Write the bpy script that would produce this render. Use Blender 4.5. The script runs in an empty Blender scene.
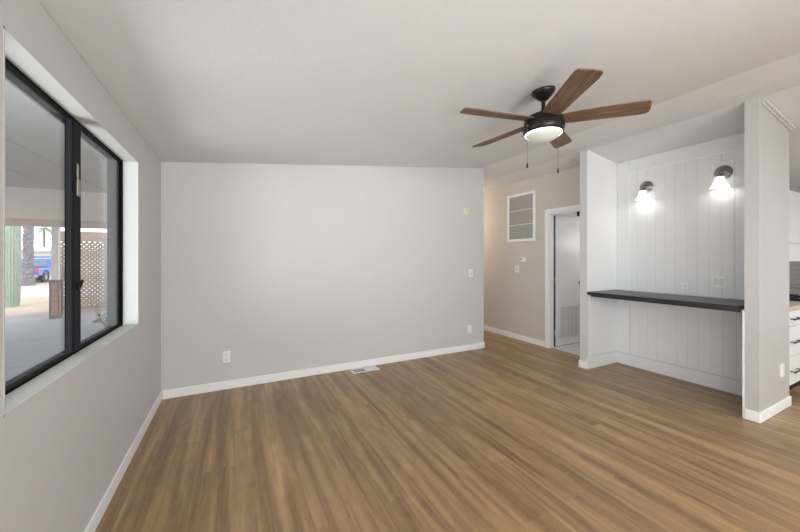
import bpy, bmesh, math, random
from mathutils import Vector, Matrix
random.seed(7)
S = bpy.context.scene
C = S.collection
PI = math.pi

# ------------------------------------------------------------------ camera
cam_d = bpy.data.cameras.new('camera')
cam_d.sensor_width = 36.0
cam_d.lens = 326.0 / 800.0 * 36.0
cam_d.shift_y = -7.5 / 800.0
cam_d.clip_start = 0.05
cam_d.clip_end = 300
cam = bpy.data.objects.new('camera', cam_d)
C.objects.link(cam)
cam.location = (0, 0, 1.38)
cam.rotation_euler = (PI / 2, 0, -math.radians(27.0))
S.camera = cam

# ------------------------------------------------------------------ world, sun, large lights, exposure
w = bpy.data.worlds.new('world'); S.world = w; w.use_nodes = True
wn = w.node_tree.nodes; wl = w.node_tree.links
bgn = wn['Background']
bgn.inputs['Color'].default_value = (0.93, 0.96, 1.0, 1)
bgn.inputs['Strength'].default_value = 1.9

def lamp(name, kind, loc, energy, color=(1, 1, 1), rot=(0, 0, 0), size=None, size_y=None, radius=None):
    d = bpy.data.lights.new(name, kind)
    d.energy = energy; d.color = color
    if kind == 'AREA':
        d.shape = 'RECTANGLE'; d.size = size; d.size_y = size_y or size
    elif kind == 'SUN':
        d.angle = radius
    elif radius is not None:
        d.shadow_soft_size = radius
    o = bpy.data.objects.new(name, d); C.objects.link(o)
    o.location = loc; o.rotation_euler = rot
    return o

lamp('sun', 'SUN', (0, 0, 20), 1.6, (1, 0.96, 0.9), (math.radians(28), math.radians(-16), 0), radius=0.25)
# daylight in the windows of the back wall, behind the camera (they face +y)
TU = math.radians(12)
lamp('window_daylight', 'AREA', (1.15, -2.70, 1.5), 58, (0.96, 0.985, 1.0), (PI / 2 + TU, 0, 0), 2.3, 1.2)
lamp('kitchen_window_daylight', 'AREA', (5.6, -2.70, 1.5), 8, (0.96, 0.985, 1.0), (PI / 2 + math.radians(10), 0, 0), 1.6, 1.0)
lamp('left_fill', 'AREA', (-0.60, -1.55, 1.05), 20, (0.96, 0.985, 1.0), (PI / 2, 0, -PI / 2), 1.7, 2.0)  # fill added to brighten the column and nook from the left
# open sky side of the patio, shining in through the left window
lamp('patio_daylight', 'AREA', (-2.6, 1.5, 0.9), 72, (0.95, 0.98, 1.0), (PI / 2 + math.radians(6), 0, -PI / 2), 3.0, 1.8)
# added fill spot, no real source, far behind the camera, thrown up at the ceiling
ceiling_fill = lamp('ceiling_fill', 'SPOT', (0.5, -2.4, .5), 160, (0.95, 0.98, 1.0), (PI / 2 + math.radians(31), 0, -math.radians(8)), radius=.5)
ceiling_fill.data.spot_size = math.radians(63); ceiling_fill.data.spot_blend = 1.0
lamp('kitchen_fill', 'AREA', (5.4, -0.7, 2.42), 17, (0.93, 0.97, 1.0), (0, 0, 0), 1.2, 0.6)  # added fill for the right side of the floor; no fixture is modelled

S.view_settings.view_transform = 'Standard'
S.view_settings.look = 'None'
S.view_settings.gamma = 1.0
S.view_settings.use_curve_mapping = False
S.view_settings.exposure = 0.93

# ------------------------------------------------------------------ materials
def s2l(c):
    return tuple(((x / 255) / 12.92 if x / 255 <= .04045 else ((x / 255 + .055) / 1.055) ** 2.4) for x in c)

def mat(name, rgb, rough=0.5, metal=0.0, bump=0.0, bscale=60.0, var=0.0, vscale=3.0, spec=0.5, emit=None, estr=0.0, coat=0.0):
    m = bpy.data.materials.new(name); m.use_nodes = True
    nt = m.node_tree; n = nt.nodes; l = nt.links
    b = n['Principled BSDF']
    col = (*s2l(rgb), 1)
    b.inputs['Base Color'].default_value = col
    b.inputs['Roughness'].default_value = rough
    b.inputs['Metallic'].default_value = metal
    b.inputs['Specular IOR Level'].default_value = spec
    b.inputs['Coat Weight'].default_value = coat
    tc = n.new('ShaderNodeTexCoord')
    nz = n.new('ShaderNodeTexNoise'); nz.inputs['Scale'].default_value = vscale; nz.inputs['Detail'].default_value = 5
    l.new(tc.outputs['Object'], nz.inputs['Vector'])
    hs = n.new('ShaderNodeHueSaturation'); hs.inputs['Color'].default_value = col
    mr = n.new('ShaderNodeMapRange')
    mr.inputs[1].default_value = .25; mr.inputs[2].default_value = .75
    mr.inputs[3].default_value = 1 - max(var, .006); mr.inputs[4].default_value = 1 + max(var, .006)
    l.new(nz.outputs[0], mr.inputs[0]); l.new(mr.outputs[0], hs.inputs['Value'])
    l.new(hs.outputs[0], b.inputs['Base Color'])
    if bump:
        n2 = n.new('ShaderNodeTexNoise'); n2.inputs['Scale'].default_value = bscale; n2.inputs['Detail'].default_value = 4
        l.new(tc.outputs['Object'], n2.inputs['Vector'])
        bp = n.new('ShaderNodeBump'); bp.inputs['Strength'].default_value = bump; bp.inputs['Distance'].default_value = .01
        l.new(n2.outputs[0], bp.inputs['Height']); l.new(bp.outputs[0], b.inputs['Normal'])
    if emit:
        b.inputs['Emission Color'].default_value = (*s2l(emit), 1)
        b.inputs['Emission Strength'].default_value = estr
    return m

M = {}
M['wall'] = mat('warm_grey_wall_paint', (207, 206, 205), .55, bump=.10, bscale=90, spec=.3)
M['wall_hall'] = mat('hall_wall_paint', (207, 203, 197), .6, bump=.10, bscale=90, spec=.3)
M['wall_gloss'] = mat('satin_wall_paint', (194, 193, 191), .36, bump=.03, bscale=40, spec=.5)
M['ceiling'] = mat('ceiling_paint', (226, 227, 228), .85, bump=.25, bscale=110, spec=.2)
M['trim'] = mat('white_trim_paint', (245, 246, 247), .4, spec=.4)
M['reveal'] = mat('white_reveal_paint', (203, 204, 201), .6, spec=.2)
M['louver'] = mat('grey_vent_louver', (204, 203, 200), .6)
M['rocker'] = mat('pale_rocker_plastic', (218, 217, 214), .4)
M['nook'] = mat('white_panel_paint', (230, 231, 232), .42, spec=.4)
M['white'] = mat('white_plastic', (240, 240, 238), .4)
M['cream'] = mat('cream_plastic', (222, 218, 196), .45)
M['dark'] = mat('dark_slot', (60, 58, 55), .6)
M['black'] = mat('black_metal', (26, 26, 27), .4, metal=.3)
M['bronze'] = mat('dark_bronze_metal', (42, 39, 37), .38, metal=.6, var=.05)
M['winframe'] = mat('black_window_aluminium', (9, 9, 10), .7, spec=.1)
M['winstile'] = mat('charcoal_window_aluminium', (36, 37, 40), .7, spec=.12)
M['winout'] = mat('grey_blue_outer_jamb', (112, 120, 128), .5)
M['nickel'] = mat('brushed_nickel', (150, 146, 140), .3, metal=1.0, var=.05, vscale=30)
M['counter'] = mat('charcoal_laminate', (38, 38, 40), .33, var=.10, vscale=60)
M['filter'] = mat('grey_filter_mesh', (178, 177, 175), .8, var=.05)
M['cab'] = mat('white_cabinet_paint', (236, 236, 236), .4)
M['ktop'] = mat('beige_stone_laminate', (205, 188, 176), .35, var=.12, vscale=40)
M['steel'] = mat('steel', (150, 150, 150), .3, metal=.9)
M['exwall'] = mat('exterior_siding', (205, 200, 192), .8)
M['patio_roof'] = mat('grey_patio_roof_metal', (172, 170, 168), .7, var=.03, vscale=2)
M['patio_roof2'] = mat('pale_patio_roof_metal', (214, 208, 203), .7)
M['beam'] = mat('pale_pinkish_beam_paint', (190, 176, 170), .7)
M['post'] = mat('pale_post_paint', (212, 204, 198), .7)
M['greypost'] = mat('grey_base_trim', (104, 106, 112), .7)
M['gravel'] = mat('tan_desert_gravel', (146, 132, 114), .95, bump=.5, bscale=14, var=.20, vscale=5)
M['gravel2'] = mat('pinkish_gravel', (140, 124, 116), .95, bump=.5, bscale=14, var=.25, vscale=8)
M['street'] = mat('pale_concrete_street', (168, 167, 168), .9, var=.03)
M['lattice'] = mat('taupe_lattice_paint', (138, 122, 112), .75)
M['cactus'] = mat('grey_green_cactus_skin', (138, 152, 138), .7, var=.12, vscale=9)
M['bark'] = mat('grey_palm_bark', (112, 103, 107), .95, bump=1.0, bscale=8, var=.35, vscale=5)
M['frond'] = mat('dusty_green_fronds', (120, 138, 104), .8, var=.1)
M['truck'] = mat('blue_car_paint', (50, 92, 178), .3, coat=.5)
M['tyre'] = mat('black_rubber', (34, 34, 36), .8)
M['carglass'] = mat('tinted_car_glass', (96, 112, 128), .15)
M['tail'] = mat('red_lens', (210, 40, 40), .3)
M['housewall'] = mat('pale_house_siding', (222, 222, 222), .8)
M['houseroof'] = mat('grey_house_roof', (170, 172, 176), .8)
M['leaf'] = mat('green_leaves', (92, 106, 92), .7, var=.2, vscale=20)
M['petal'] = mat('mauve_petals', (128, 88, 98), .7)

def floor_mat():
    m = bpy.data.materials.new('oak_laminate_planks'); m.use_nodes = True
    nt = m.node_tree; n = nt.nodes; l = nt.links
    b = n['Principled BSDF']
    tc = n.new('ShaderNodeTexCoord')
    mp = n.new('ShaderNodeMapping'); mp.inputs['Rotation'].default_value = (0, 0, PI / 2)
    l.new(tc.outputs['Object'], mp.inputs['Vector'])
    def brick(c1, c2, mort, msize):
        br = n.new('ShaderNodeTexBrick')
        br.offset = .37; br.offset_frequency = 2
        br.inputs['Color1'].default_value = (*c1, 1); br.inputs['Color2'].default_value = (*c2, 1)
        br.inputs['Mortar'].default_value = (*mort, 1)
        br.inputs['Scale'].default_value = 1.0
        br.inputs['Mortar Size'].default_value = msize
        br.inputs['Mortar Smooth'].default_value = .1
        br.inputs['Brick Width'].default_value = 1.22
        br.inputs['Row Height'].default_value = .185
        l.new(mp.outputs[0], br.inputs['Vector'])
        return br
    br = brick((0, 0, 0), (1, 1, 1), (.5, .5, .5), 0.0)
    seam = brick((1, 1, 1), (1, 1, 1), (0, 0, 0), .0011)
    # per-plank offset of the grain
    comb = n.new('ShaderNodeVectorMath'); comb.operation = 'MULTIPLY'; comb.inputs[1].default_value = (.7, .03, .4)
    l.new(br.outputs['Color'], comb.inputs[0])
    add = n.new('ShaderNodeVectorMath'); add.operation = 'ADD'
    l.new(mp.outputs[0], add.inputs[0]); l.new(comb.outputs[0], add.inputs[1])
    def streak(sc, det, vec, dist=0.0):
        mm = n.new('ShaderNodeMapping'); mm.inputs['Scale'].default_value = vec
        l.new(add.outputs[0], mm.inputs['Vector'])
        z = n.new('ShaderNodeTexNoise'); z.inputs['Scale'].default_value = sc; z.inputs['Detail'].default_value = det
        z.inputs['Roughness'].default_value = .55; z.inputs['Distortion'].default_value = dist
        l.new(mm.outputs[0], z.inputs['Vector'])
        return z
    broad = streak(1.0, 2.5, (.45, 10, 1), .9)
    fine = streak(1.0, 5, (2.5, 70, 1), .6)
    knot = streak(1.0, 3, (2.6, 9, 1), 1.6)
    ramp = n.new('ShaderNodeValToRGB')
    ramp.color_ramp.elements[0].position = .30; ramp.color_ramp.elements[0].color = (*s2l((105, 80, 54)), 1)
    ramp.color_ramp.elements[1].position = .72; ramp.color_ramp.elements[1].color = (*s2l((193, 159, 117)), 1)
    e = ramp.color_ramp.elements.new(.5); e.color = (*s2l((149, 119, 85)), 1)
    mixv = n.new('ShaderNodeMath'); mixv.operation = 'MULTIPLY_ADD'; mixv.inputs[1].default_value = .66; 
    l.new(broad.outputs[0], mixv.inputs[0])
    f2 = n.new('ShaderNodeMath'); f2.operation = 'MULTIPLY'; f2.inputs[1].default_value = .17
    l.new(fine.outputs[0], f2.inputs[0])
    k2 = n.new('ShaderNodeMath'); k2.operation = 'MULTIPLY_ADD'; k2.inputs[1].default_value = .24
    l.new(knot.outputs[0], k2.inputs[0]); l.new(f2.outputs[0], k2.inputs[2])
    l.new(k2.outputs[0], mixv.inputs[2])
    l.new(mixv.outputs[0], ramp.inputs[0])
    hs = n.new('ShaderNodeHueSaturation')
    mr = n.new('ShaderNodeMapRange'); mr.inputs[3].default_value = .98; mr.inputs[4].default_value = 1.02
    l.new(br.outputs['Color'], mr.inputs[0]); l.new(mr.outputs[0], hs.inputs['Value'])
    l.new(ramp.outputs[0], hs.inputs['Color'])
    mx = n.new('ShaderNodeMix'); mx.data_type = 'RGBA'; mx.blend_type = 'MULTIPLY'; mx.inputs[0].default_value = .22
    l.new(hs.outputs[0], mx.inputs[6]); l.new(seam.outputs['Color'], mx.inputs[7])
    l.new(mx.outputs[2], b.inputs['Base Color'])
    b.inputs['Roughness'].default_value = .36
    b.inputs['Specular IOR Level'].default_value = .45
    bp = n.new('ShaderNodeBump'); bp.inputs['Strength'].default_value = .08; bp.inputs['Distance'].default_value = .003
    l.new(fine.outputs[0], bp.inputs['Height']); l.new(bp.outputs[0], b.inputs['Normal'])
    return m
M['floor'] = floor_mat()

def wood_mat():
    m = bpy.data.materials.new('walnut_fan_blade'); m.use_nodes = True
    nt = m.node_tree; n = nt.nodes; l = nt.links; b = n['Principled BSDF']
    tc = n.new('ShaderNodeTexCoord'); mp = n.new('ShaderNodeMapping'); mp.inputs['Scale'].default_value = (3, 45, 3)
    z = n.new('ShaderNodeTexNoise'); z.inputs['Scale'].default_value = 1.2; z.inputs['Detail'].default_value = 5; z.inputs['Distortion'].default_value = .5
    r = n.new('ShaderNodeValToRGB')
    r.color_ramp.elements[0].position = .3; r.color_ramp.elements[0].color = (*s2l((78, 58, 44)), 1)
    r.color_ramp.elements[1].position = .75; r.color_ramp.elements[1].color = (*s2l((142, 110, 84)), 1)
    l.new(tc.outputs['Object'], mp.inputs['Vector']); l.new(mp.outputs[0], z.inputs['Vector'])
    l.new(z.outputs[0], r.inputs[0]); l.new(r.outputs[0], b.inputs['Base Color'])
    b.inputs['Roughness'].default_value = .5
    return m
M['blade'] = wood_mat()

def brick_mat(name, c1, c2, mort, wd, ht, ms, rough=.6, rot=None, offset=.5):
    m = bpy.data.materials.new(name); m.use_nodes = True
    nt = m.node_tree; n = nt.nodes; l = nt.links; b = n['Principled BSDF']
    tc = n.new('ShaderNodeTexCoord'); mp = n.new('ShaderNodeMapping')
    if rot: mp.inputs['Rotation'].default_value = rot
    br = n.new('ShaderNodeTexBrick'); br.offset = offset
    br.inputs['Color1'].default_value = (*s2l(c1), 1); br.inputs['Color2'].default_value = (*s2l(c2), 1)
    br.inputs['Mortar'].default_value = (*s2l(mort), 1); br.inputs['Scale'].default_value = 1
    br.inputs['Brick Width'].default_value = wd; br.inputs['Row Height'].default_value = ht; br.inputs['Mortar Size'].default_value = ms
    l.new(tc.outputs['Object'], mp.inputs['Vector']); l.new(mp.outputs[0], br.inputs['Vector'])
    l.new(br.outputs['Color'], b.inputs['Base Color']); b.inputs['Roughness'].default_value = rough
    return m
M['tile'] = brick_mat('grey_subway_tile', (150, 148, 146), (158, 156, 153), (120, 118, 115), .15, .075, .003, .25, (PI / 2, 0, 0))
M['brick'] = brick_mat('brown_brick', (158, 122, 100), (176, 136, 112), (150, 135, 125), .22, .08, .006, .9, (PI / 2, 0, 0))
M['bathtile'] = brick_mat('white_floor_tile', (226, 226, 226), (230, 230, 230), (190, 190, 190), .3, .3, .004, .3, None, 0)
M['slab'] = brick_mat('patio_concrete', (138, 139, 142), (143, 144, 146), (104, 104, 106), 3.0, 2.6, .02, .85, None, 0)

def glass_mat(name, tint=(.93, .95, .96), refl=.07):
    m = bpy.data.materials.new(name); m.use_nodes = True
    nt = m.node_tree; n = nt.nodes; l = nt.links
    n.remove(n['Principled BSDF'])
    t = n.new('ShaderNodeBsdfTransparent'); t.inputs[0].default_value = (*tint, 1)
    g = n.new('ShaderNodeBsdfGlossy'); g.inputs['Roughness'].default_value = .02
    lw = n.new('ShaderNodeLayerWeight'); lw.inputs['Blend'].default_value = .5
    pw = n.new('ShaderNodeMath'); pw.operation = 'POWER'; pw.inputs[1].default_value = 4.0
    fr = n.new('ShaderNodeMath'); fr.operation = 'MULTIPLY_ADD'; fr.inputs[1].default_value = .5; fr.inputs[2].default_value = .03
    l.new(lw.outputs['Facing'], pw.inputs[0]); l.new(pw.outputs[0], fr.inputs[0])
    mx = n.new('ShaderNodeMixShader')
    l.new(fr.outputs[0], mx.inputs[0]); l.new(t.outputs[0], mx.inputs[1]); l.new(g.outputs[0], mx.inputs[2])
    l.new(mx.outputs[0], n['Material Output'].inputs[0])
    return m
M['glass'] = glass_mat('window_glass')

def frosted(name, rgb, estr, rim=None):
    m = bpy.data.materials.new(name); m.use_nodes = True
    b = m.node_tree.nodes['Principled BSDF']
    b.inputs['Base Color'].default_value = (*s2l(rgb), 1)
    b.inputs['Roughness'].default_value = .4
    b.inputs['Emission Color'].default_value = (*s2l(rgb), 1)
    b.inputs['Emission Strength'].default_value = estr
    return m
M['fanlight'] = frosted('lit_frosted_lens', (196, 197, 190), .14)
M['fanring'] = frosted('lit_lens_rim', (255, 255, 248), 1.0)
M['shade'] = frosted('lit_frosted_shade', (255, 254, 250), .65)
M['halldome'] = frosted('lit_warm_dome', (255, 236, 205), 3.0)

# ------------------------------------------------------------------ mesh helpers
class MB:
    def __init__(self): self.bm = bmesh.new()
    def quad(self, pts):
        vs = [self.bm.verts.new(p) for p in pts]
        self.bm.faces.new(vs); return self
    def box(self, a, b, mtx=None):
        x0, y0, z0 = [min(a[i], b[i]) for i in range(3)]; x1, y1, z1 = [max(a[i], b[i]) for i in range(3)]
        P = [(x0, y0, z0), (x1, y0, z0), (x1, y1, z0), (x0, y1, z0), (x0, y0, z1), (x1, y0, z1), (x1, y1, z1), (x0, y1, z1)]
        if mtx: P = [mtx @ Vector(p) for p in P]
        v = [self.bm.verts.new(p) for p in P]
        for f in ((0, 3, 2, 1), (4, 5, 6, 7), (0, 1, 5, 4), (1, 2, 6, 5), (2, 3, 7, 6), (3, 0, 4, 7)):
            self.bm.faces.new([v[i] for i in f])
        return self
    def prism(self, poly, axis, a, b):
        """poly in the two remaining axes (x<y<z order), extruded along axis from a to b"""
        def mk(p, t):
            q = list(p); q.insert(axis, t); return tuple(q)
        A = [self.bm.verts.new(mk(p, a)) for p in poly]; B = [self.bm.verts.new(mk(p, b)) for p in poly]
        n = len(poly)
        self.bm.faces.new(A); self.bm.faces.new(B[::-1])
        for i in range(n):
            j = (i + 1) % n
            self.bm.faces.new([A[j], A[i], B[i], B[j]])
        bmesh.ops.recalc_face_normals(self.bm, faces=self.bm.faces[:])
        return self
    def lathe(self, prof, seg=32, mtx=None, closed=False):
        rings = []
        for r, z in prof:
            ring = []
            if r < 1e-5:
                p = Vector((0, 0, z)); p = mtx @ p if mtx else p
                ring = [self.bm.verts.new(p)]
            else:
                for k in range(seg):
                    a = 2 * PI * k / seg
                    p = Vector((r * math.cos(a), r * math.sin(a), z)); p = mtx @ p if mtx else p
                    ring.append(self.bm.verts.new(p))
            rings.append(ring)
        for A, B in zip(rings, rings[1:]):
            for k in range(seg):
                j = (k + 1) % seg
                q = []
                for v in (A[k % len(A)], A[j % len(A)], B[j % len(B)], B[k % len(B)]):
                    if v not in q: q.append(v)
                if len(q) >= 3: self.bm.faces.new(q)
        bmesh.ops.recalc_face_normals(self.bm, faces=self.bm.faces[:])
        return self
    def tube(self, p, q, r, seg=10, r2=None):
        p = Vector(p); q = Vector(q); d = q - p; L = d.length
        m = Matrix.Translation(p) @ d.to_track_quat('Z', 'Y').to_matrix().to_4x4()
        r2 = r if r2 is None else r2
        return self.lathe([(0, 0), (r, 0), (r2, L), (0, L)], seg, m)

def obj(name, mb, m, parent=None, smooth=False, bevel=0.0, seg=2, loc=None, rot=None):
    me = bpy.data.meshes.new(name); mb.bm.to_mesh(me); mb.bm.free()
    me.materials.append(M[m] if isinstance(m, str) else m)
    o = bpy.data.objects.new(name, me); C.objects.link(o)
    if parent: o.parent = parent
    if loc: o.location = loc
    if rot: o.rotation_euler = rot
    if smooth:
        for p in me.polygons: p.use_smooth = True
        md = o.modifiers.new('edges', 'EDGE_SPLIT'); md.split_angle = math.radians(38)
    if bevel:
        b = o.modifiers.new('bevel', 'BEVEL'); b.width = bevel; b.segments = seg; b.limit_method = 'ANGLE'
    return o
def struct(name, mb, m, parent=None, **k):
    o = obj(name, mb, m, parent, **k)
    if not parent: o['kind'] = 'structure'
    return o
def tag(o, label, cat, group=None):
    o['label'] = label; o['category'] = cat
    if group: o['group'] = group
    return o
def thing(name, label, cat, loc=(0, 0, 0), rotz=0, group=None):
    o = bpy.data.objects.new(name, None); C.objects.link(o); o.empty_display_size = .1
    o.location = loc; o.rotation_euler = (0, 0, rotz)
    return tag(o, label, cat, group)
def sroot(name, loc=(0, 0, 0)):
    o = bpy.data.objects.new(name, None); C.objects.link(o); o.location = loc; o.empty_display_size = .1
    o['kind'] = 'structure'; return o
def dup(root, loc, rotz=None, label=None, group=None):
    r = root.copy(); C.objects.link(r); r.location = loc
    if rotz is not None: r.rotation_euler = (0, 0, rotz)
    if label: r['label'] = label
    if group: r['group'] = group
    for ch in list(root.children):
        c = ch.copy(); C.objects.link(c); c.parent = r
        for g in ch.children:
            d = g.copy(); C.objects.link(d); d.parent = c
    return r

# ------------------------------------------------------------------ room shell
XL, YF, YB, XE = -0.635, 3.90, -2.8, 8.3      # left wall face, far wall face, back wall face, right (kitchen) wall face
RX = 3.925                                     # plane of the ridge wall ends
HX = 4.316                                     # hall wall face
NX = 4.56                                      # nook back wall
def zl(x): return 2.395 + .11 * x              # left half of the ceiling
def zr(x): return 2.735 - .15 * (x - 3.94)     # right half
GZ = -.45                                      # outdoor ground

struct('floor', MB().box((XL - .165, YB - .15, -.08), (XE + .15, 6.4, 0)), 'floor')
struct('floor_bath', MB().box((HX + .06, 2.66, 0), (6.2, 3.6, .006)), 'bathtile')
struct('ceiling', MB().prism([(XL - .165, zl(XL - .165)), (3.39, zl(3.39)), (3.39, 3.0), (XL - .165, 2.6)], 1, YB - .15, 6.4), 'ceiling')
struct('ceiling_right', MB().prism([(3.94, zr(3.94)), (XE + .15, zr(XE + .15)), (XE + .15, 2.6), (3.94, 3.0)], 1, YB - .15, 6.4), 'ceiling')
struct('trim_1', MB().prism([(3.39, zl(3.39)), (3.735, 2.738), (3.94, 2.735), (3.94, 3.0), (3.39, 3.0)], 1, YB - .15, 6.4), 'ceiling')

# left wall with the window opening
wy0, wy1, wz0, wz1 = 1.455, 3.05, .888, 2.10
XO = XL - .165
mb = MB()
zt = 2.32
mb.box((XO, YB - .15, -.5), (XL, -2.45, zt)); mb.box((XO, -.65, -.5), (XL, wy0, zt)); mb.box((XO, -2.45, -.5), (XL, -.65, 0)); mb.box((XO, -2.45, 2.1), (XL, -.65, zt)); mb.box((XO, wy1, -.5), (XL, 6.4, zt))
mb.box((XO, wy0, -.5), (XL, wy1, wz0)); mb.box((XO, wy0, wz1), (XL, wy1, zt))
struct('wall_left', mb, 'wall')
# far wall
FE = 3.437
struct('wall_far', MB().prism([(XL, 0), (FE, 0), (FE, 2.78), (3.39, zl(3.39) + .02), (XL, zl(XL) + .02)], 1, YF, YF + .12), 'wall')
# hall: right wall with the doorway, end wall
dy0, dy1, dz = 2.74, 3.428, 2.075
mb = MB()
mb.box((HX, dy1, 0), (HX + .10, 6.4, 2.70)); mb.box((HX, 2.66, 0), (HX + .10, dy0, 2.70)); mb.box((HX, dy0, dz), (HX + .10, dy1, 2.70))
struct('wall_hall', mb, 'wall_hall')
struct('wall_hall_end', MB().box((XL, 6.25, 0), (6.3, 6.4, 2.9)), 'wall_hall')
struct('wall_hall_left', MB().box((3.29, YF + .12, 0), (3.41, 6.25, 2.76)), 'wall_hall')
# bath room beyond the hall door
struct('wall_bath_far', MB().box((HX + .10, 3.472, 0), (6.3, 3.60, 2.70)), 'trim')
struct('wall_bath_right', MB().box((6.2, 1.8, 0), (6.3, 3.62, 2.70)), 'trim')
# pier wall (left cheek of the nook)
def sl(x0, x1, top=.02):
    return [(x0, 0), (x1, 0), (x1, zr(x1) + top), (x0, zr(x0) + top)]
struct('wall_pier', MB().prism(sl(RX, 6.2), 1, 2.565, 2.66), 'wall')
# nook back wall
struct('wall_nook', MB().prism(sl(NX, NX + .13), 1, 1.157, 2.565), 'nook')
# column wall (right cheek)
CX1 = 4.637
struct('wall_column', MB().prism(sl(RX, CX1 + .02), 1, 1.07, 1.157), 'wall_gloss')
# kitchen wall, right wall, back wall
struct('wall_kitchen', MB().prism(sl(NX + .13, XE), 1, 1.74, 1.84), 'wall')
struct('wall_right', MB().box((XE, YB, 0), (XE + .12, 6.4, 2.3)), 'wall')
def back_wall():
    mb = MB(); Y0, Y1 = YB - .12, YB
    mb.box((XO, Y0, 0), (0, Y1, 2.35)); mb.box((0, Y0, 0), (2.3, Y1, .9)); mb.box((0, Y0, 2.1), (2.3, Y1, 2.42))
    mb.box((2.3, Y0, 0), (4.8, Y1, 2.68)); mb.box((4.8, Y0, 0), (6.4, Y1, 1.0)); mb.box((4.8, Y0, 2.0), (6.4, Y1, 2.42))
    mb.box((6.4, Y0, 0), (XE, Y1, 2.05))
    mb.prism([(XO, 2.3), (3.4, 2.4), (3.4, 2.78), (XO, 2.33)], 1, Y0, Y1)
    mb.prism([(3.4, 2.4), (6.4, 2.3), (XE, 2.0), (XE, zr(XE) + .03), (3.94, 2.76), (3.4, 2.78)], 1, Y0, Y1)
    return mb
struct('wall_back', back_wall(), 'wall')

# base boards
def bb(name, boxes, bev=.006):
    mb = MB()
    for a, b in boxes: mb.box(a, b)
    return struct(name, mb, 'trim', bevel=bev)
bh, bt = .09, .012
bb('baseboard_left', [((XL, YB, 0), (XL + bt, -2.45, bh)), ((XL, -.65, 0), (XL + bt, YF - bt, bh))])
bb('baseboard_far', [((XL + bt, YF - bt, 0), (FE + bt, YF, bh)), ((FE, YF, 0), (FE + bt, YF + .12, bh))])
bb('baseboard_hall', [((HX - bt, dy1 + .075, 0), (HX, 6.25, bh))])
bb('baseboard_pier', [((RX - bt, 2.565, 0), (RX, 2.66 + bt, bh)), ((RX - bt, 2.66, 0), (HX, 2.66 + bt, bh))])
bb('baseboard_column', [((RX - bt, 1.07 - bt, 0), (RX, 1.157, bh)), ((RX, 1.07 - bt, 0), (CX1 + .02 + bt, 1.07, bh)), ((CX1 + .02, 1.07, 0), (CX1 + .02 + bt, 1.11, bh))])

# nook lining: panelled lower cheek, tall baseboards, vertical-groove panel
mb = MB()
mb.box((RX, 2.553, 0), (NX, 2.565, .145)); mb.box((RX + .03, 2.557, .148), (NX, 2.565, .928))
mb.box((NX - .012, 2.41, .148), (NX, 2.557, 2.63))
struct('trim_2', mb, 'nook', bevel=.002)
struct('trim_10', MB().prism([(RX + .006, .968), (NX - .012, .968), (NX - .012, zr(NX - .012)), (RX + .006, zr(RX + .006))], 1, 2.559, 2.566), 'trim')
def groove_panel(x_face, y0, y1, z0, z1, first=.09, step=.1):
    """boards side by side, each edge eased so a groove shows between neighbours"""
    mb = MB(); ys = [y1]; y = y1 - first
    while y > y0 + .03: ys.append(y); y -= step
    ys.append(y0)
    g = .003
    pr = [(x_face + .016, y1)]
    for i in range(len(ys) - 1):
        a, b = ys[i], ys[i + 1]
        pr += [(x_face + (0 if i == 0 else .004), a), (x_face, a - g), (x_face, b + g), (x_face + .004, b)]
    pr.append((x_face + .016, y0))
    mb.prism(pr, 2, z0, z1)
    return mb
struct('trim_3', groove_panel(NX - .016, 1.157, 2.40, .965, 2.475), 'nook')
struct('trim_4', groove_panel(NX - .016, 1.157, 2.385, .154, .928), 'nook')
mb = MB(); mb.box((NX - .020, 1.157, 0), (NX, 2.553, .145))
struct('baseboard_nook', mb, 'nook', bevel=.002)
mb = MB(); mb.box((NX - .022, 2.40, .965), (NX, 2.412, 2.487)); mb.box((NX - .022, 1.157, 2.475), (NX, 2.40, 2.487))
struct('trim_5', mb, 'trim')
struct('trim_6', MB().box((RX - .004, 1.157, 0), (RX + .03, 1.168, .93)), 'trim')
# column details: low rail seam and sloping crown
struct('trim_7', MB().box((RX + .01, 1.064, .735), (CX1 + .015, 1.07, .755)), 'wall_gloss', bevel=.002)
struct('trim_8', MB().prism([(RX + .05, zr(RX + .05) - .044), (CX1 + .05, zr(CX1 + .05) - .044), (CX1 + .05, zr(CX1 + .05)), (RX + .05, zr(RX + .05))], 1, 1.056, 1.07)
       .prism([(RX + .05, zr(RX + .05) - .026), (CX1 + .06, zr(CX1 + .06) - .026), (CX1 + .06, zr(CX1 + .06)), (RX + .05, zr(RX + .05))], 1, 1.042, 1.056), 'wall', bevel=.004)

# ------------------------------------------------------------------ window in the left wall
win = sroot('window_1')
mb = MB()
t = .006
mb.box((XL - .09, wy0, wz0), (XL + .001, wy1, wz0 + t)); mb.box((XL - .09, wy0, wz1 - t), (XL + .001, wy1, wz1))
mb.box((XL - .09, wy0, wz0), (XL + .001, wy0 + t, wz1)); mb.box((XL - .09, wy1 - t, wz0), (XL + .001, wy1, wz1))
obj('reveal', mb, 'reveal', win)
XF = -.723
def ring(mb, x0, x1, a, b, zz0, zz1, tk):
    mb.box((x0, a, zz0), (x1, b, zz0 + tk)); mb.box((x0, a, zz1 - tk), (x1, b, zz1))
    mb.box((x0, a, zz0 + tk), (x1, a + tk, zz1 - tk)); mb.box((x0, b - tk, zz0 + tk), (x1, b, zz1 - tk))
mb = MB(); ring(mb, XF - .020, XF, wy0, wy1, wz0, wz1, .017)
obj('window_frame', mb, 'winframe', win, bevel=.003)
mb = MB(); ring(mb, XO - .005, XF - .020, wy0, wy1 - .03, wz0, wz1, .004)
obj('outer_frame', mb, 'winframe', win)
obj('outer_jamb', MB().box((XO - .005, wy1 - .03, wz0), (XF - .020, wy1, wz1)), 'winout', win)
obj('fixed_stile', MB().box((XF - .030, 2.206, wz0 + .025), (XF - .021, 2.245, wz1 - .025)), 'winframe', win, bevel=.003)
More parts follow.
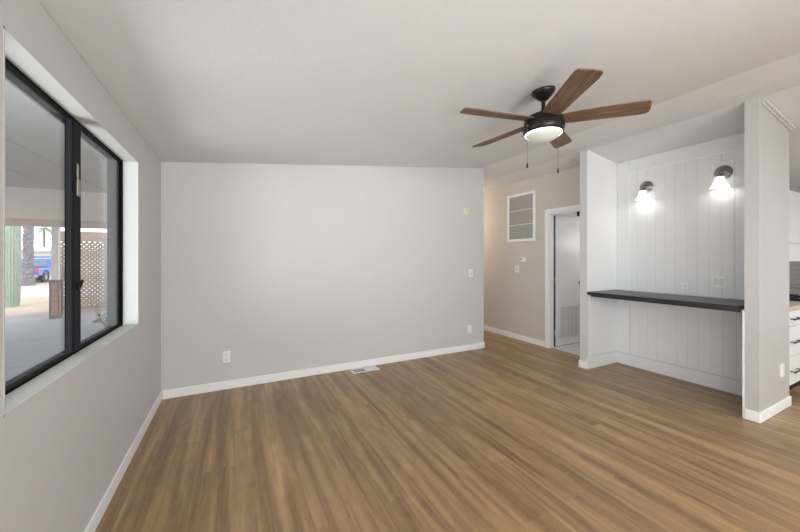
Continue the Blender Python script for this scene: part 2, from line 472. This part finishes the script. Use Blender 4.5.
sash = obj('sliding_stile', MB().box((XF - .016, 2.186, wz0 + .025), (XF + .004, 2.296, wz1 - .025)).box((XF + .004, 2.205, wz0 + .025), (XF + .007, 2.27, wz1 - .025)), 'winstile', win, bevel=.002)
obj('latch', MB().lathe([(0, 0), (.016, 0), (.016, .012), (0, .014)], 16, Matrix.Translation((XF + .007, 2.243, 1.235)) @ Matrix.Rotation(PI / 2, 4, 'Y'))
    .box((-.005, -.010, -.004), (.005, .036, .006), Matrix.Translation((XF + .020, 2.245, 1.24)) @ Matrix.Rotation(math.radians(48), 4, 'X')), 'black', sash, bevel=.002)
obj('vent_lock', MB().box((XF + .007, 2.222, 1.70), (XF + .016, 2.255, 1.785)).box((XF + .007, 2.229, 1.79), (XF + .012, 2.250, 1.865)), 'nickel', sash, bevel=.002)
mb = MB(); mb.box((XF - .018, wy0 + .017, wz0 + .017), (XF - .014, 2.21, wz1 - .017))
obj('pane', mb, 'glass', win)
mb = MB(); mb.box((XF - .018, 2.296, wz0 + .017), (XF - .014, wy1 - .017, wz1 - .017))
obj('pane', mb, 'glass', win)
pd = sroot('added_door'); mb = MB()  # invented door, put in to carry the left fill light
for yy in (-2.45, -1.58, -.71): mb.box((XO, yy, 0), (XO + .05, yy + .06, 2.1))
mb.box((XO, -2.45, 0), (XO + .05, -.65, .06)); mb.box((XO, -2.45, 2.04), (XO + .05, -.65, 2.1))
obj('added_frame', mb, 'winframe', pd)
# windows in the back wall (behind the camera)
for k, (x0, x1, z0, z1) in enumerate(((0.0, 2.3, .9, 2.1), (4.8, 6.4, 1.0, 2.0))):
    r = sroot('window_%d' % (k + 2)); mb = MB(); Y0, Y1 = YB - .08, YB - .04
    mb.box((x0, Y0, z0), (x1, Y1, z0 + .04)); mb.box((x0, Y0, z1 - .04), (x1, Y1, z1))
    for xx in (x0, (x0 + x1) / 2 - .02, x1 - .04): mb.box((xx, Y0, z0 + .04), (xx + .04, Y1, z1 - .04))
    obj('window_frame', mb, 'winframe', r)

# ------------------------------------------------------------------ hall door
dr = sroot('door_1')
mb = MB(); cw = .062
mb.box((HX - .015, dy1, 0), (HX, dy1 + cw, dz + cw)); mb.box((HX - .015, dy0 - cw, 0), (HX, dy0, dz + cw)); mb.box((HX - .015, dy0, dz), (HX, dy1, dz + cw))
obj('casing', mb, 'trim', dr, bevel=.004)
mb = MB()
mb.box((HX, dy1 - .008, 0), (HX + .10, dy1, dz)); mb.box((HX, dy0, 0), (HX + .10, dy0 + .018, dz)); mb.box((HX, dy0 + .018, dz - .018), (HX + .10, dy1 - .008, dz))
obj('jamb', mb, 'trim', dr)
LX = HX + .140
leaf = obj('leaf', MB().box((LX, 3.415, .012), (LX + .655, 3.450, 2.045)), 'trim', dr, bevel=.003)
mb = MB(); vx0, vx1, vz0, vz1 = LX + .10, LX + .555, .14, .62
mb.box((vx0, 3.409, vz0), (vx1, 3.415, vz0 + .025)); mb.box((vx0, 3.409, vz1 - .025), (vx1, 3.415, vz1))
for k in range(5):
    xx = vx0 + (vx1 - vx0 - .022) * k / 4; mb.box((xx, 3.409, vz0), (xx + .022, 3.415, vz1))
nl = 20; vl = MB()
for k in range(nl):
    z = vz0 + .03 + (vz1 - vz0 - .06) * k / (nl - 1)
    vl.box((vx0 + .01, 3.411, z - .006), (vx1 - .01, 3.4145, z + .004))
obj('vent_grille', mb, 'white', leaf)
obj('vent_louvers', vl, 'louver', leaf)
obj('knob', MB().lathe([(0, 0), (.03, 0), (.03, .006), (.011, .01), (.011, .035), (.026, .045), (.028, .06), (.02, .07), (0, .072)], 20,
    Matrix.Translation((LX + .585, 3.415, .985)) @ Matrix.Rotation(PI / 2, 4, 'X')), 'bronze', leaf, smooth=True)
for z in (.22, 1.05, 1.80):
    obj('hinge', MB().box((LX - .010, 3.409, z - .05), (LX + .004, 3.423, z + .05)).tube((LX - .006, 3.405, z - .05), (LX - .006, 3.405, z + .05), .008), 'white', dr)
obj('hinge_gap_shade', MB().box((HX + .10, 3.421, .012), (LX, 3.440, 2.045)), 'black', dr)  # black strip standing in for the shaded gap at the hinges
obj('underleaf_shade', MB().box((LX + .01, 3.418, .002), (LX + .65, 3.447, .014)), 'black', leaf)  # black strip standing in for the shadow under the leaf
b = thing('wall_box', 'small dark grey box mounted high on wall behind open hall door', 'box', (5.10, 3.472, 2.135))
obj('cover', MB().box((-.05, -.05, -.055), (.05, 0, .055)), 'dark', b, bevel=.004)

# ------------------------------------------------------------------ ceiling fan
fx, fy, fz = 2.0355, 1.664, 2.395
cz = zl(fx)
fan = thing('ceiling_fan', 'five-blade wood and dark bronze ceiling fan with lit round light', 'ceiling fan', (fx, fy, fz))
def fl(z): return z - fz
tilt = Matrix.Translation((0, 0, fl(cz))) @ Matrix.Rotation(-math.atan(.11), 4, 'Y')
obj('canopy', MB().lathe([(.082, .004), (.082, -.012), (.074, -.026), (.056, -.046), (.036, -.064), (.022, -.074), (0, -.074)], 32, tilt), 'bronze', fan, smooth=True)
obj('downrod', MB().lathe([(.014, fl(cz - .07)), (.014, fl(2.47)), (.026, fl(2.468)), (.03, fl(2.44)), (0, fl(2.44))], 16), 'bronze', fan, smooth=True)
obj('motor_housing', MB().lathe([(0, .062), (.04, .062), (.052, .052), (.10, .036), (.126, .020), (.134, .008), (.136, -.03), (.143, -.034), (.145, -.05), (.143, -.072), (.136, -.088), (.128, -.094), (.122, -.094), (0, -.09)], 48), 'bronze', fan, smooth=True)
lens = obj('light_lens', MB().lathe([(.121, -.092), (.114, -.108), (.095, -.126), (.065, -.141), (.033, -.148), (0, -.150)], 48), 'fanlight', fan, smooth=True)
obj('lens_rim', MB().lathe([(.126, -.090), (.129, -.098), (.124, -.105), (.116, -.104)], 48), 'fanring', lens, smooth=True)
def blade_mb():
    pts = [(.125, -.056), (.20, -.064), (.58, -.074), (.630, -.072), (.648, -.056), (.664, .032), (.662, .056), (.645, .069), (.60, .074), (.20, .064), (.125, .056)]
    mb = MB(); mb.prism(pts, 2, -.004, .004)
    return mb
for k in range(5):
    a = math.radians(312.4 + 72 * k)
    bo = obj('blade', blade_mb(), 'blade', fan, bevel=.002)
    bo.rotation_euler = (Matrix.Rotation(a, 4, 'Z') @ Matrix.Rotation(math.radians(-12), 4, 'X')).to_euler()
    obj('blade_iron', MB().box((.11, -.03, .005), (.20, .03, .009)), 'bronze', bo, bevel=.002)
for (cxx, cyy, ze) in ((1.869 - fx, 0, 2.027), (2.197 - fx, 0, 2.03)):
    s = 1 if cxx > 0 else -1
    ch = obj('pull_chain', MB().tube((s * .138, 0, -.06), (cxx, 0, -.063), .005).tube((cxx, 0, -.06), (cxx, 0, fl(ze) + .035), .0016, 6), 'nickel', fan)
    obj('pull', MB().lathe([(0, .038), (.003, .036), (.006, .02), (.007, .006), (.004, 0), (0, 0)], 12, Matrix.Translation((cxx, cyy, fl(ze)))), 'bronze', ch, smooth=True)

# ------------------------------------------------------------------ sconces
def sconce(y, z, label):
    t = thing('wall_sconce', label, 'wall lamp', (NX - .016, y, z), -PI / 2, 'bell shade sconces in the nook')
    # local -y points out of the wall
    obj('backplate', MB().lathe([(.074, 0), (.074, .008), (.066, .014), (.056, .017), (.045, .026), (.022, .036), (0, .038)], 32, Matrix.Rotation(PI / 2, 4, 'X')), 'nickel', t, smooth=True)
    mb = MB()
    pts = [(0, -.03, -.002), (0, -.045, .010), (0, -.065, .012), (0, -.085, -.002), (0, -.09, -.03)]
    for p, q in zip(pts, pts[1:]): mb.tube(p, q, .011, 12)
    obj('arm', mb, 'nickel', t, smooth=True)
    m = Matrix.Translation((0, -.09, -.03)) @ Matrix.Scale(.88, 4)
    obj('socket_cup', MB().lathe([(0, .004), (.022, .002), (.034, -.012), (.036, -.028), (.030, -.028)], 24, m), 'nickel', t, smooth=True)
    sh = obj('shade', MB().lathe([(.033, -.022), (.040, -.035), (.046, -.06), (.053, -.09), (.064, -.118), (.079, -.142), (.086, -.150), (.083, -.150),
        (.075, -.141), (.060, -.118), (.049, -.09), (.042, -.06), (.036, -.035), (.030, -.024)], 40, m), 'shade', t, smooth=True)
    obj('bulb', MB().lathe([(0, -.03), (.012, -.032), (.014, -.05), (.026, -.075), (.028, -.09), (.02, -.108), (0, -.114)], 20, m), 'fanring', t, smooth=True)
    l = lamp('sconce_light', 'POINT', (NX - .016 - .09, y, z - .132), .36, (1, .98, .95), radius=.03)
    return t
sconce(2.205, 2.262, 'nickel wall sconce with lit bell shade nearer the hall door')
sconce(1.497, 2.275, 'nickel wall sconce with lit bell shade nearer the column')

# ------------------------------------------------------------------ nook counter
ct = thing('desk_counter', 'charcoal built-in counter shelf spanning white panelled nook', 'counter', (RX, 1.86, 0))
obj('top', MB().box((-.008, -.664, .930), (NX - .016 - RX, .697, .966)), 'counter', ct, bevel=.003)
obj('apron', MB().box((.03, -.664, .908), (.055, .675, .930)), 'counter', ct)

# ------------------------------------------------------------------ wall plates
def outlet(loc, rz, label, group, w_=.074, h_=.120):
    t = thing('wall_outlet', label, 'outlet', loc, rz, group)
    obj('cover_plate', MB().box((-w_ / 2, -.012, -h_ / 2), (w_ / 2, 0, h_ / 2)), 'white', t, bevel=.003)
    for dz_ in (.026, -.026):
        r = obj('receptacle', MB().lathe([(0, 0), (.0175, 0), (.0175, .003), (0, .003)], 20, Matrix.Translation((0, -.012, dz_)) @ Matrix.Rotation(PI / 2, 4, 'X')), 'white', t)
        obj('slots', MB().box((-.009, -.0156, dz_), (-.006, -.015, dz_ + .009)).box((.006, -.0156, dz_), (.009, -.015, dz_ + .009)).box((-.003, -.0156, dz_ - .011), (.003, -.015, dz_ - .006)), 'dark', r)
    return t
def switch(loc, rz, label, w_=.072, h_=.118, gangs=1, group=None, decora=True):
    t = thing('light_switch', label, 'switch', loc, rz, group)
    obj('cover_plate', MB().box((-w_ / 2, -.012, -h_ / 2), (w_ / 2, 0, h_ / 2)), 'white', t, bevel=.003)
    for k in range(gangs):
        x = (k - (gangs - 1) / 2) * .046
        obj('rocker', MB().prism([(-.012, -.033), (-.0165, -.033), (-.0135, 0), (-.018, .033), (-.012, .033)], 0, x - .016, x + .016), 'rocker', t)
    return t
outlet((-.07, YF, .342), 0, 'white outlet on far grey wall between window and floor register', 'wall outlets')
outlet((3.155, YF, .315), 0, 'white outlet low on far wall near the hall opening', 'wall outlets')
switch((3.18, YF, 1.1573), 0, 'white switch on far wall at hall opening, below round detector')
outlet((NX - .016, 1.815, 1.045), -PI / 2, 'white outlet above dark counter near middle of nook', 'wall outlets')
switch((NX - .016, 1.53, 1.135), -PI / 2, 'wide white double switch plate above dark counter in nook', .115, .118, 2)
outlet((4.445, 1.07, .362), 0, 'white outlet low on side of column by kitchen drawers', 'wall outlets')
switch((HX, 4.05, 1.20), -PI / 2, 'white switch on hall wall just below the thermostat')

d = thing('smoke_detector', 'round cream detector high on far wall near hall opening', 'detector', (3.105, YF, 2.095))
R90 = Matrix.Rotation(PI / 2, 4, 'X')
obj('housing', MB().lathe([(.066, 0), (.066, .012), (.060, .022), (.048, .030), (.030, .033), (0, .033)], 36, R90), 'cream', d, smooth=True)
obj('sensor_ring', MB().lathe([(.034, .030), (.034, .040), (.026, .043), (.022, .040), (.020, .034)], 30, R90), 'cream', d, smooth=True)
obj('sensor_hole', MB().lathe([(.014, .033), (.014, .035), (0, .035)], 20, R90), 'filter', d)

th = thing('thermostat', 'white thermostat with dark display on hall wall', 'thermostat', (HX, 3.925, 1.365), -PI / 2)
obj('housing', MB().box((-.058, -.022, -.04), (.058, 0, .04)), 'white', th, bevel=.006)
obj('display', MB().box((-.04, -.0235, -.004), (-.008, -.022, .022)), 'black', th)
obj('lower_edge', MB().box((-.058, -.024, -.046), (.058, -.002, -.038)), 'filter', th)

g = thing('return_air_grille', 'large white framed return air grille on hall wall', 'vent', (HX, 3.972, 1.665), -PI / 2)
W2, H2 = .298, .815
mb = MB(); f = .045
mb.box((-W2, -.018, 0), (W2, 0, f)); mb.box((-W2, -.018, H2 - f), (W2, 0, H2)); mb.box((-W2, -.018, f), (-W2 + f, 0, H2 - f)); mb.box((W2 - f, -.018, f), (W2, 0, H2 - f))
obj('frame', mb, 'trim', g, bevel=.004)
obj('filter', MB().box((-W2 + f, -.004, f), (W2 - f, -.001, H2 - f)), 'filter', g)
mb = MB()
for k in range(36):
    z = f + (H2 - 2 * f) * (k + .5) / 36
    mb.box((-W2 + f, -.012, z - .0045), (W2 - f, -.006, z + .002))
obj('louvers', mb, 'filter', g)
for k in (1, 2):
    z = f + (H2 - 2 * f) * k / 3
    obj('cross_bar', MB().box((-W2 + f, -.015, z - .005), (W2 - f, -.005, z + .005)), 'white', g)

r = thing('floor_register', 'white metal floor register set in wood floor by far wall', 'floor vent', (1.447, 3.80, 0))
mb = MB(); mb.box((-.17, -.075, 0), (.17, -.055, .006)); mb.box((-.17, .048, 0), (.17, .068, .006)); mb.box((-.17, -.055, 0), (-.15, .048, .006)); mb.box((.15, -.055, 0), (.17, .048, .006))
obj('frame', mb, 'white', r, bevel=.002)
obj('duct', MB().box((-.15, -.055, 0), (.15, .048, .002)), 'black', r)
mb = MB()
for k in range(11):
    x = .005 + .0135 * k; mb.box((x, -.055, .002), (x + .011, .048, .0055))
mb.box((-.003, -.055, .002), (.004, .048, .006)); mb.box((-.15, -.006, .002), (.0, .002, .005))
for k in range(8):
    x = -.145 + .018 * k; mb.box((x, -.055, .002), (x + .002, .048, .004))
obj('louvers', mb, 'white', r)

# hall ceiling light, out of sight round the corner
hl = thing('hall_ceiling_light', 'warm lit dome light on the hall ceiling', 'ceiling light', (3.72, 5.85, zl(3.39) - .02))
obj('base', MB().lathe([(0, 0), (.15, 0), (.15, -.02), (.14, -.025)], 32), 'nickel', hl, smooth=True)
obj('dome', MB().lathe([(.138, -.02), (.13, -.05), (.09, -.085), (0, -.10)], 32), 'halldome', hl, smooth=True)
lamp('hall_lamp', 'POINT', (3.72, 5.85, 2.15), 13, (1, .86, .70), radius=.12)
lamp('bath_lamp', 'POINT', (5.75, 2.85, 1.7), 5, (1, .98, .95), radius=.15)

# ------------------------------------------------------------------ kitchen at the right edge
kx0 = 4.696
def bar_handle(mb, x0, x1, z):
    mb.tube((x0, -.034, z), (x1, -.034, z), .007, 10); mb.tube((x0 + .02, 0, z), (x0 + .02, -.034, z), .005, 8); mb.tube((x1 - .02, 0, z), (x1 - .02, -.034, z), .005, 8)
def base_cabinet(x0, x1, label):
    t = thing('base_cabinet', label, 'cabinet', (x0, 1.13, 0), 0, 'kitchen base cabinets')
    W = x1 - x0
    obj('body', MB().box((.002, 0, .13), (W - .002, .595, .87)), 'cab', t)
    obj('toe_kick', MB().box((.002, .06, 0), (W - .002, .50, .13)), 'black', t)
    for (z0, z1) in ((.712, .862), (.418, .706), (.135, .412)):
        dd = obj('drawer', MB().box((.006, -.02, z0), (W - .006, 0, z1)), 'cab', t, bevel=.003)
        mb = MB(); bar_handle(mb, W / 2 - .09, W / 2 + .13, (z0 + z1) / 2)
        obj('handle', mb, 'black', dd, loc=(0, -.02, 0))
    return t
base_cabinet(kx0, 5.16, 'white three drawer base cabinet with black handles beside column')
base_cabinet(5.164, 5.80, 'white drawer base cabinet to the right of the one by column')
base_cabinet(5.804, 6.60, 'white drawer base cabinet directly below the range hood')
base_cabinet(6.604, 7.40, 'white drawer base cabinet at far end of kitchen worktop')
kt = tag(obj('worktop', MB().box((kx0 + .002, 1.09, .872), (8.2, 1.725, .912)), 'ktop', bevel=.004), 'beige speckled kitchen worktop on white drawer cabinets', 'worktop')
ck = thing('cooktop', 'black gas cooktop set on beige kitchen worktop', 'cooktop', (5.85, 1.335, .914))
obj('glass_plate', MB().box((-.36, -.22, 0), (.36, .22, .012)), 'black', ck, bevel=.004)
for (x, y) in ((-.2, -.1), (.2, -.1), (-.2, .1), (.2, .1)):
    mb = MB()
    for q in (-.07, 0, .07): mb.box((x - .15, y + q - .006, .014), (x + .15, y + q + .006, .024)); mb.box((x + 1.6 * q - .006, y - .09, .014), (x + 1.6 * q + .006, y + .09, .024))
    mb.box((x - .15, y - .09, .012), (x - .14, y - .08, .03)); mb.box((x + .14, y + .08, .012), (x + .15, y + .09, .03))
    obj('grate', mb, 'black', ck)
    obj('burner', MB().lathe([(0, .02), (.035, .02), (.04, .012)], 20, Matrix.Translation((x, y, 0))), 'steel', ck)
struct('trim_9', MB().box((NX + .135, 1.727, .914), (8.28, 1.74, 1.50)), 'tile')
def upper(x0, x1, z0, z1, label):
    t = thing('upper_cabinet', label, 'cabinet', (x0, 1.40, z0), 0, 'kitchen upper cabinets')
    W = x1 - x0; H = z1 - z0
    obj('body', MB().box((.002, 0, 0), (W - .002, .338, H)), 'cab', t)
    dd = obj('door', MB().box((.005, -.02, .004), (W - .005, 0, H - .004)), 'cab', t, bevel=.003)
    mb = MB(); bar_handle(mb, W - .17, W - .05, .04); obj('handle', mb, 'black', dd, loc=(0, -.02, 0))
    return t
upper(kx0, 5.24, 1.455, 2.215, 'white upper cabinet just behind the column')
upper(5.244, 5.79, 1.455, 2.215, 'white upper cabinet between column and range hood')
upper(5.794, 6.556, 1.565, 2.215, 'short white upper cabinet above the range hood')
rh = thing('range_hood', 'white range hood under short upper cabinet above grey tile', 'range hood', (6.175, 1.40, 1.345))
obj('body', MB().prism([(-.03, .0), (.338, 0), (.338, .216), (-.03, .216)], 0, -.378, .378), 'cab', rh, bevel=.003)
obj('intake', MB().box((-.3, .03, -.006), (.3, .30, .001)), 'steel', rh)

# ------------------------------------------------------------------ outdoors: ground
struct('ground_yard', MB().box((-60, -12, GZ - .2), (30, 90, GZ - .03)), 'gravel')
tag(obj('gravel_bed', MB().box((-14, 14.2, GZ - .03), (0, 16.4, GZ - .017)), 'gravel2'), 'band of pinkish gravel along edge of patio slab', 'gravel')['kind'] = 'stuff'
struct('patio_slab', MB().box((-7.2, -6, GZ - .10), (XO, 14.2, GZ)), 'slab')
struct('street', MB().box((-60, 22, GZ - .03), (30, 31, GZ - .02)), 'street')

# patio cover
pc = thing('patio_cover', 'flat patio roof outside window with pale beam and brick based post', 'patio cover', (-3.9, 6.0, GZ))
def PL(p): return (p[0] + 3.9, p[1] - 6.0, p[2] - GZ)
mb = MB(); mb.box(PL((-7.2, -6, 2.55)), PL((XO, 7.6, 2.63)))
for k in range(10):
    x = -7.2 + .65 * k; mb.box(PL((x, -6, 2.542)), PL((x + .025, 7.6, 2.55)))
obj('near_panel', mb, 'patio_roof', pc)
obj('far_panel', MB().box(PL((-7.2, 7.6, 2.55)), PL((XO, 14.0, 2.63))), 'patio_roof2', pc)
obj('beam', MB().box(PL((-7.4, 13.62, 2.34)), PL((XO, 13.80, 2.55))), 'beam', pc)
for (px, py) in ((-4.87, 13.71),):
    p = obj('post', MB().box(PL((px - .075, py - .075, GZ)), PL((px + .075, py + .075, 2.34))), 'post', pc)
    s = .095
    obj('brick_base', MB().box(PL((px - s, py - s, GZ + .06)), PL((px + s, py + s, .63))), 'brick', p)
    mb = MB()
    mb.box(PL((px - s - .015, py - s - .015, GZ)), PL((px + s + .015, py + s + .015, GZ + .09)))
    mb.box(PL((px - s - .02, py - s - .02, .63)), PL((px + s + .02, py + s + .02, .73)))
    for (ax, ay) in ((-1, -1), (1, -1), (1, 1), (-1, 1)):
        mb.box(PL((px + ax * s - .016, py + ay * s - .016, GZ + .09)), PL((px + ax * s + .016, py + ay * s + .016, .63)))
    obj('base_trim', mb, 'greypost', p)

# lattice screen
lt = thing('lattice_screen', 'taupe diagonal lattice screen at far end of patio', 'lattice', (-3.6, 15.6, GZ - .015))
LW, LH0, LH1 = 2.0, .16, 2.81
mb = MB(); hw = 1.95
obj('rail', MB().box((-LW, -.03, .02), (LW, .03, LH0)), 'lattice', lt); obj('rail', MB().box((-LW, -.035, LH1 - .36), (LW, .035, LH1)), 'lattice', lt)
for x in (-LW, -.62, .62, LW - .09): obj('upright', MB().box((x, -.045, 0), (x + .09, .045, LH1)), 'post' if x == -LW else 'lattice', lt)
mb = MB(); hL = LH1 - .36 - LH0; step = .15
for sgn in (1, -1):
    k = -hL
    while k < 2 * LW:
        # line x = k + t, z = t (clipped)
        t0 = max(0, -k); t1 = min(hL, 2 * LW - k)
        if t1 > t0 + .02:
            xa, xb = -LW + k + t0, -LW + k + t1
            if sgn < 0: xa, xb = -xa, -xb
            A = Vector((xa, sgn * .006, LH0 + t0)); B = Vector((xb, sgn * .006, LH0 + t1))
            d_ = (B - A).normalized(); nrm = Vector((-d_.z, 0, d_.x)) * .036; th_ = Vector((0, .004, 0))
            P = [A - nrm - th_, B - nrm - th_, B + nrm - th_, A + nrm - th_]; Q = [A - nrm + th_, B - nrm + th_, B + nrm + th_, A + nrm + th_]
            vs = [mb.bm.verts.new(p) for p in P + Q]
            for f_ in ((0, 1, 2, 3), (7, 6, 5, 4), (0, 4, 5, 1), (1, 5, 6, 2), (2, 6, 7, 3), (3, 7, 4, 0)): mb.bm.faces.new([vs[i] for i in f_])
        k += step
obj('lattice', mb, 'lattice', lt)

# saguaro
def saguaro(loc, r, h):
    t = MB(); seg = 96; nr = 17; rings = []
    prof = [(.80, 0), (.92, .4), (1.0, 1.2), (1.0, 2.6), (.97, h - .8), (.9, h - .4), (.7, h - .14), (.4, h - .03), (.1, h)]
    for (f_, z) in prof:
        rings.append([t.bm.verts.new((r * f_ * (1 + .13 * abs(math.cos(nr * a / 2)) - .09) * math.cos(a), r * f_ * (1 + .13 * abs(math.cos(nr * a / 2)) - .09) * math.sin(a), z)) for a in [2 * PI * k / seg for k in range(seg)]])
    for A, B in zip(rings, rings[1:]):
        for k in range(seg): t.bm.faces.new([A[k], A[(k + 1) % seg], B[(k + 1) % seg], B[k]])
    t.bm.faces.new(rings[-1])
    root = thing('saguaro_cactus', 'thick ribbed grey green saguaro standing in gravel beyond patio', 'cactus', loc)
    obj('column', t, 'cactus', root, smooth=False)
    mb = MB()
    for k in range(nr * 2):
        if k % 2: continue
        a = 2 * PI * k / (nr * 2)
        for j in range(24):
            z = .3 + j * .2; p = Vector((math.cos(a), math.sin(a), 0)) * r * 1.0
            mb.tube(p + Vector((0, 0, z)), p * 1.06 + Vector((0, 0, z + .02)), .008, 4, .001)
    o = obj('spines', mb, 'post', root); o['kind'] = 'stuff'
saguaro((-7.62, 18.0, GZ - .03), .225, 5.6)

def palm(loc, h, r, crown, nf, label, rough):
    root = thing('palm_tree', label, 'palm', loc)
    mb = MB(); seg = 20; rings = []; nz = int(h / .12)
    for j in range(nz + 1):
        z = h * j / nz; f_ = 1.25 - .35 * min(1, z / 1.2)
        off = .05 * (j % 2)
        rings.append([mb.bm.verts.new((r * (f_ + rough * random.uniform(-1, 1) + off) * math.cos(2 * PI * k / seg), r * (f_ + rough * random.uniform(-1, 1) + off) * math.sin(2 * PI * k / seg), z + .03 * random.uniform(-1, 1))) for k in range(seg)])
    for A, B in zip(rings, rings[1:]):
        for k in range(seg): mb.bm.faces.new([A[k], A[(k + 1) % seg], B[(k + 1) % seg], B[k]])
    obj('trunk', mb, 'bark', root)
    for k in range(nf):
        a = 2 * PI * k / nf + random.uniform(-.2, .2); el = random.uniform(-.5, 1.0)
        mb = MB(); n_ = 7; px = []
        for j in range(n_ + 1):
            s_ = j / n_; rr = crown * s_ * math.cos(el * (1 - .3 * s_)); zz = crown * (s_ * math.sin(el) - .55 * s_ * s_)
            px.append(Vector((rr, 0, zz)))
        for j in range(n_):
            wd = crown * .16 * math.sin(PI * (j + .6) / (n_ + .6)) + .02
            A, B = px[j], px[j + 1]
            for sg in (-1, 1):
                for q in range(3):
                    u0 = A.lerp(B, q / 3); u1 = A.lerp(B, (q + .7) / 3)
                    tip = A.lerp(B, (q + 1.2) / 3) + Vector((.05, sg * wd, -.35 * wd))
                    mb.bm.faces.new([mb.bm.verts.new(v) for v in (u0, u1, tip)])
        o = obj('frond', mb, 'frond', root, loc=(0, 0, h)); o.rotation_euler = (0, 0, a)
        sd = o.modifiers.new('thick', 'SOLIDIFY'); sd.thickness = .01
palm((-12.6, 31.6, GZ - .03), 9.0, .27, 2.4, 16, 'shaggy grey palm trunk beside street behind the saguaro', .17)
palm((-28.8, 77.0, GZ - .03), 7.0, .16, 1.7, 22, 'distant slim palm with green crown against white sky', .05)

# pickup truck, heading +y, its tail towards the camera
tk = thing('pickup_truck', 'blue pickup truck parked across the street, tail towards the patio', 'truck', (-14.05, 37.0, GZ - .03))
mb = MB(); hw = .96
body = [(-2.8, .55), (-2.8, 1.12), (-.85, 1.16), (-.85, 1.16), (1.15, 1.16), (2.6, 1.02), (2.8, .8), (2.8, .5)]
mb.prism(body, 0, -hw, hw)
obj('body', mb, 'truck', tk, bevel=.05, seg=3)
cabp = [(-.95, 1.14), (-.80, 1.84), (-.55, 1.92), (.45, 1.92), (1.25, 1.14)]
cb = obj('cab', MB().prism(cabp, 0, -.86, .86), 'truck', tk, bevel=.07, seg=3)
mb = MB(); mb.prism([(-.72, 1.25), (-.62, 1.74), (.38, 1.74), (.92, 1.25)], 0, -.868, .868)
obj('side_window', mb, 'carglass', cb)
mb = MB(); mb.quad([(-.70, -.955, 1.24), (.70, -.955, 1.24), (.64, -.845, 1.76), (-.64, -.845, 1.76)])
o = obj('rear_window', mb, 'carglass', cb); sd = o.modifiers.new('thick', 'SOLIDIFY'); sd.thickness = .03
obj('tailgate', MB().box((-.72, -2.84, .62), (.72, -2.79, 1.10)), 'truck', tk, bevel=.02)
obj('bed_liner', MB().box((-.82, -2.7, 1.13), (.82, -1.0, 1.175)), 'tyre', tk)
for s in (-1, 1):
    obj('tail_light', MB().box((s * .80, -2.85, .78), (s * .968, -2.70, 1.08)), 'tail', tk, bevel=.02)
    for y in (-1.75, 1.85):
        m_ = Matrix.Translation((s * .84, y, .40)) @ Matrix.Rotation(PI / 2, 4, 'Y')
        wh = obj('wheel', MB().lathe([(.0, -.14), (.33, -.14), (.40, -.10), (.40, .10), (.33, .14), (0, .14)], 28, m_), 'tyre', tk, smooth=True)
        obj('hub', MB().lathe([(0, -.15), (.2, -.15), (.22, -.13), (.22, .13), (.2, .15), (0, .15)], 20, m_), 'steel', wh)
        obj('wheel_arch', MB().lathe([(.52, -.02), (.52, .02), (.42, .02), (.42, -.02), (.52, -.02)], 28, Matrix.Translation((s * .965, y, .45)) @ Matrix.Rotation(PI / 2, 4, 'Y')), 'tyre', tk)
obj('bumper', MB().box((-.94, -2.95, .42), (.94, -2.80, .60)), 'steel', tk, bevel=.03)

# far house
fh = thing('far_house', 'long pale single storey house behind the blue truck', 'house', (-22, 50, GZ - .03))
obj('wall', MB().box((-16, 0, 0), (16, 8, 2.7)), 'housewall', fh)
obj('roof', MB().prism([(-.6, 2.6), (8.6, 2.6), (8.6, 2.75), (4, 3.25), (-.6, 2.75)], 0, -16.5, 16.5), 'houseroof', fh)
for x in (-12, -5, 2, 9): obj('window', MB().box((x, -.04, .9), (x + 1.8, 0, 2.1)), 'carglass', fh)

# flowering plant on the patio
fp = thing('flowering_plant', 'small grey green plant with mauve flower on patio before lattice', 'plant', (-3.02, 11.2, GZ))
mb = MB(); rnd = random.Random(3)
st = MB()
for k in range(16):
    a = rnd.uniform(0, 2 * PI); L = rnd.uniform(.25, .62); lean = rnd.uniform(.1, .55)
    tip = Vector((math.cos(a) * L * lean, math.sin(a) * L * lean, L))
    st.tube((0, 0, 0), tip, .006, 5, .003)
    for q in range(5):
        p = tip * (.35 + .16 * q); b_ = rnd.uniform(0, 2 * PI); ln = .11
        dv = Vector((math.cos(b_), math.sin(b_), .35)) * ln; sd_ = Vector((-math.sin(b_), math.cos(b_), 0)) * .03
        mb.bm.faces.new([mb.bm.verts.new(v) for v in (p, p + dv * .5 + sd_, p + dv, p + dv * .5 - sd_)])
obj('stems', st, 'leaf', fp)
o = obj('leaves', mb, 'leaf', fp); o.modifiers.new('thick', 'SOLIDIFY').thickness = .002
mb = MB()
for k in range(7):
    a = 2 * PI * k / 7; m_ = Matrix.Translation((-.10, -.12, .22)) @ Matrix.Rotation(a, 4, 'Z') @ Matrix.Rotation(.6, 4, 'Y') @ Matrix.Translation((.06, 0, 0)) @ Matrix.Diagonal((1, .7, .25, 1))
    mb.lathe([(0, -.06), (.042, -.042), (.06, 0), (.042, .042), (0, .06)], 10, m_)
obj('flower', mb, 'petal', fp, smooth=True)
fp.scale = (1.2, 1.2, 1.2)
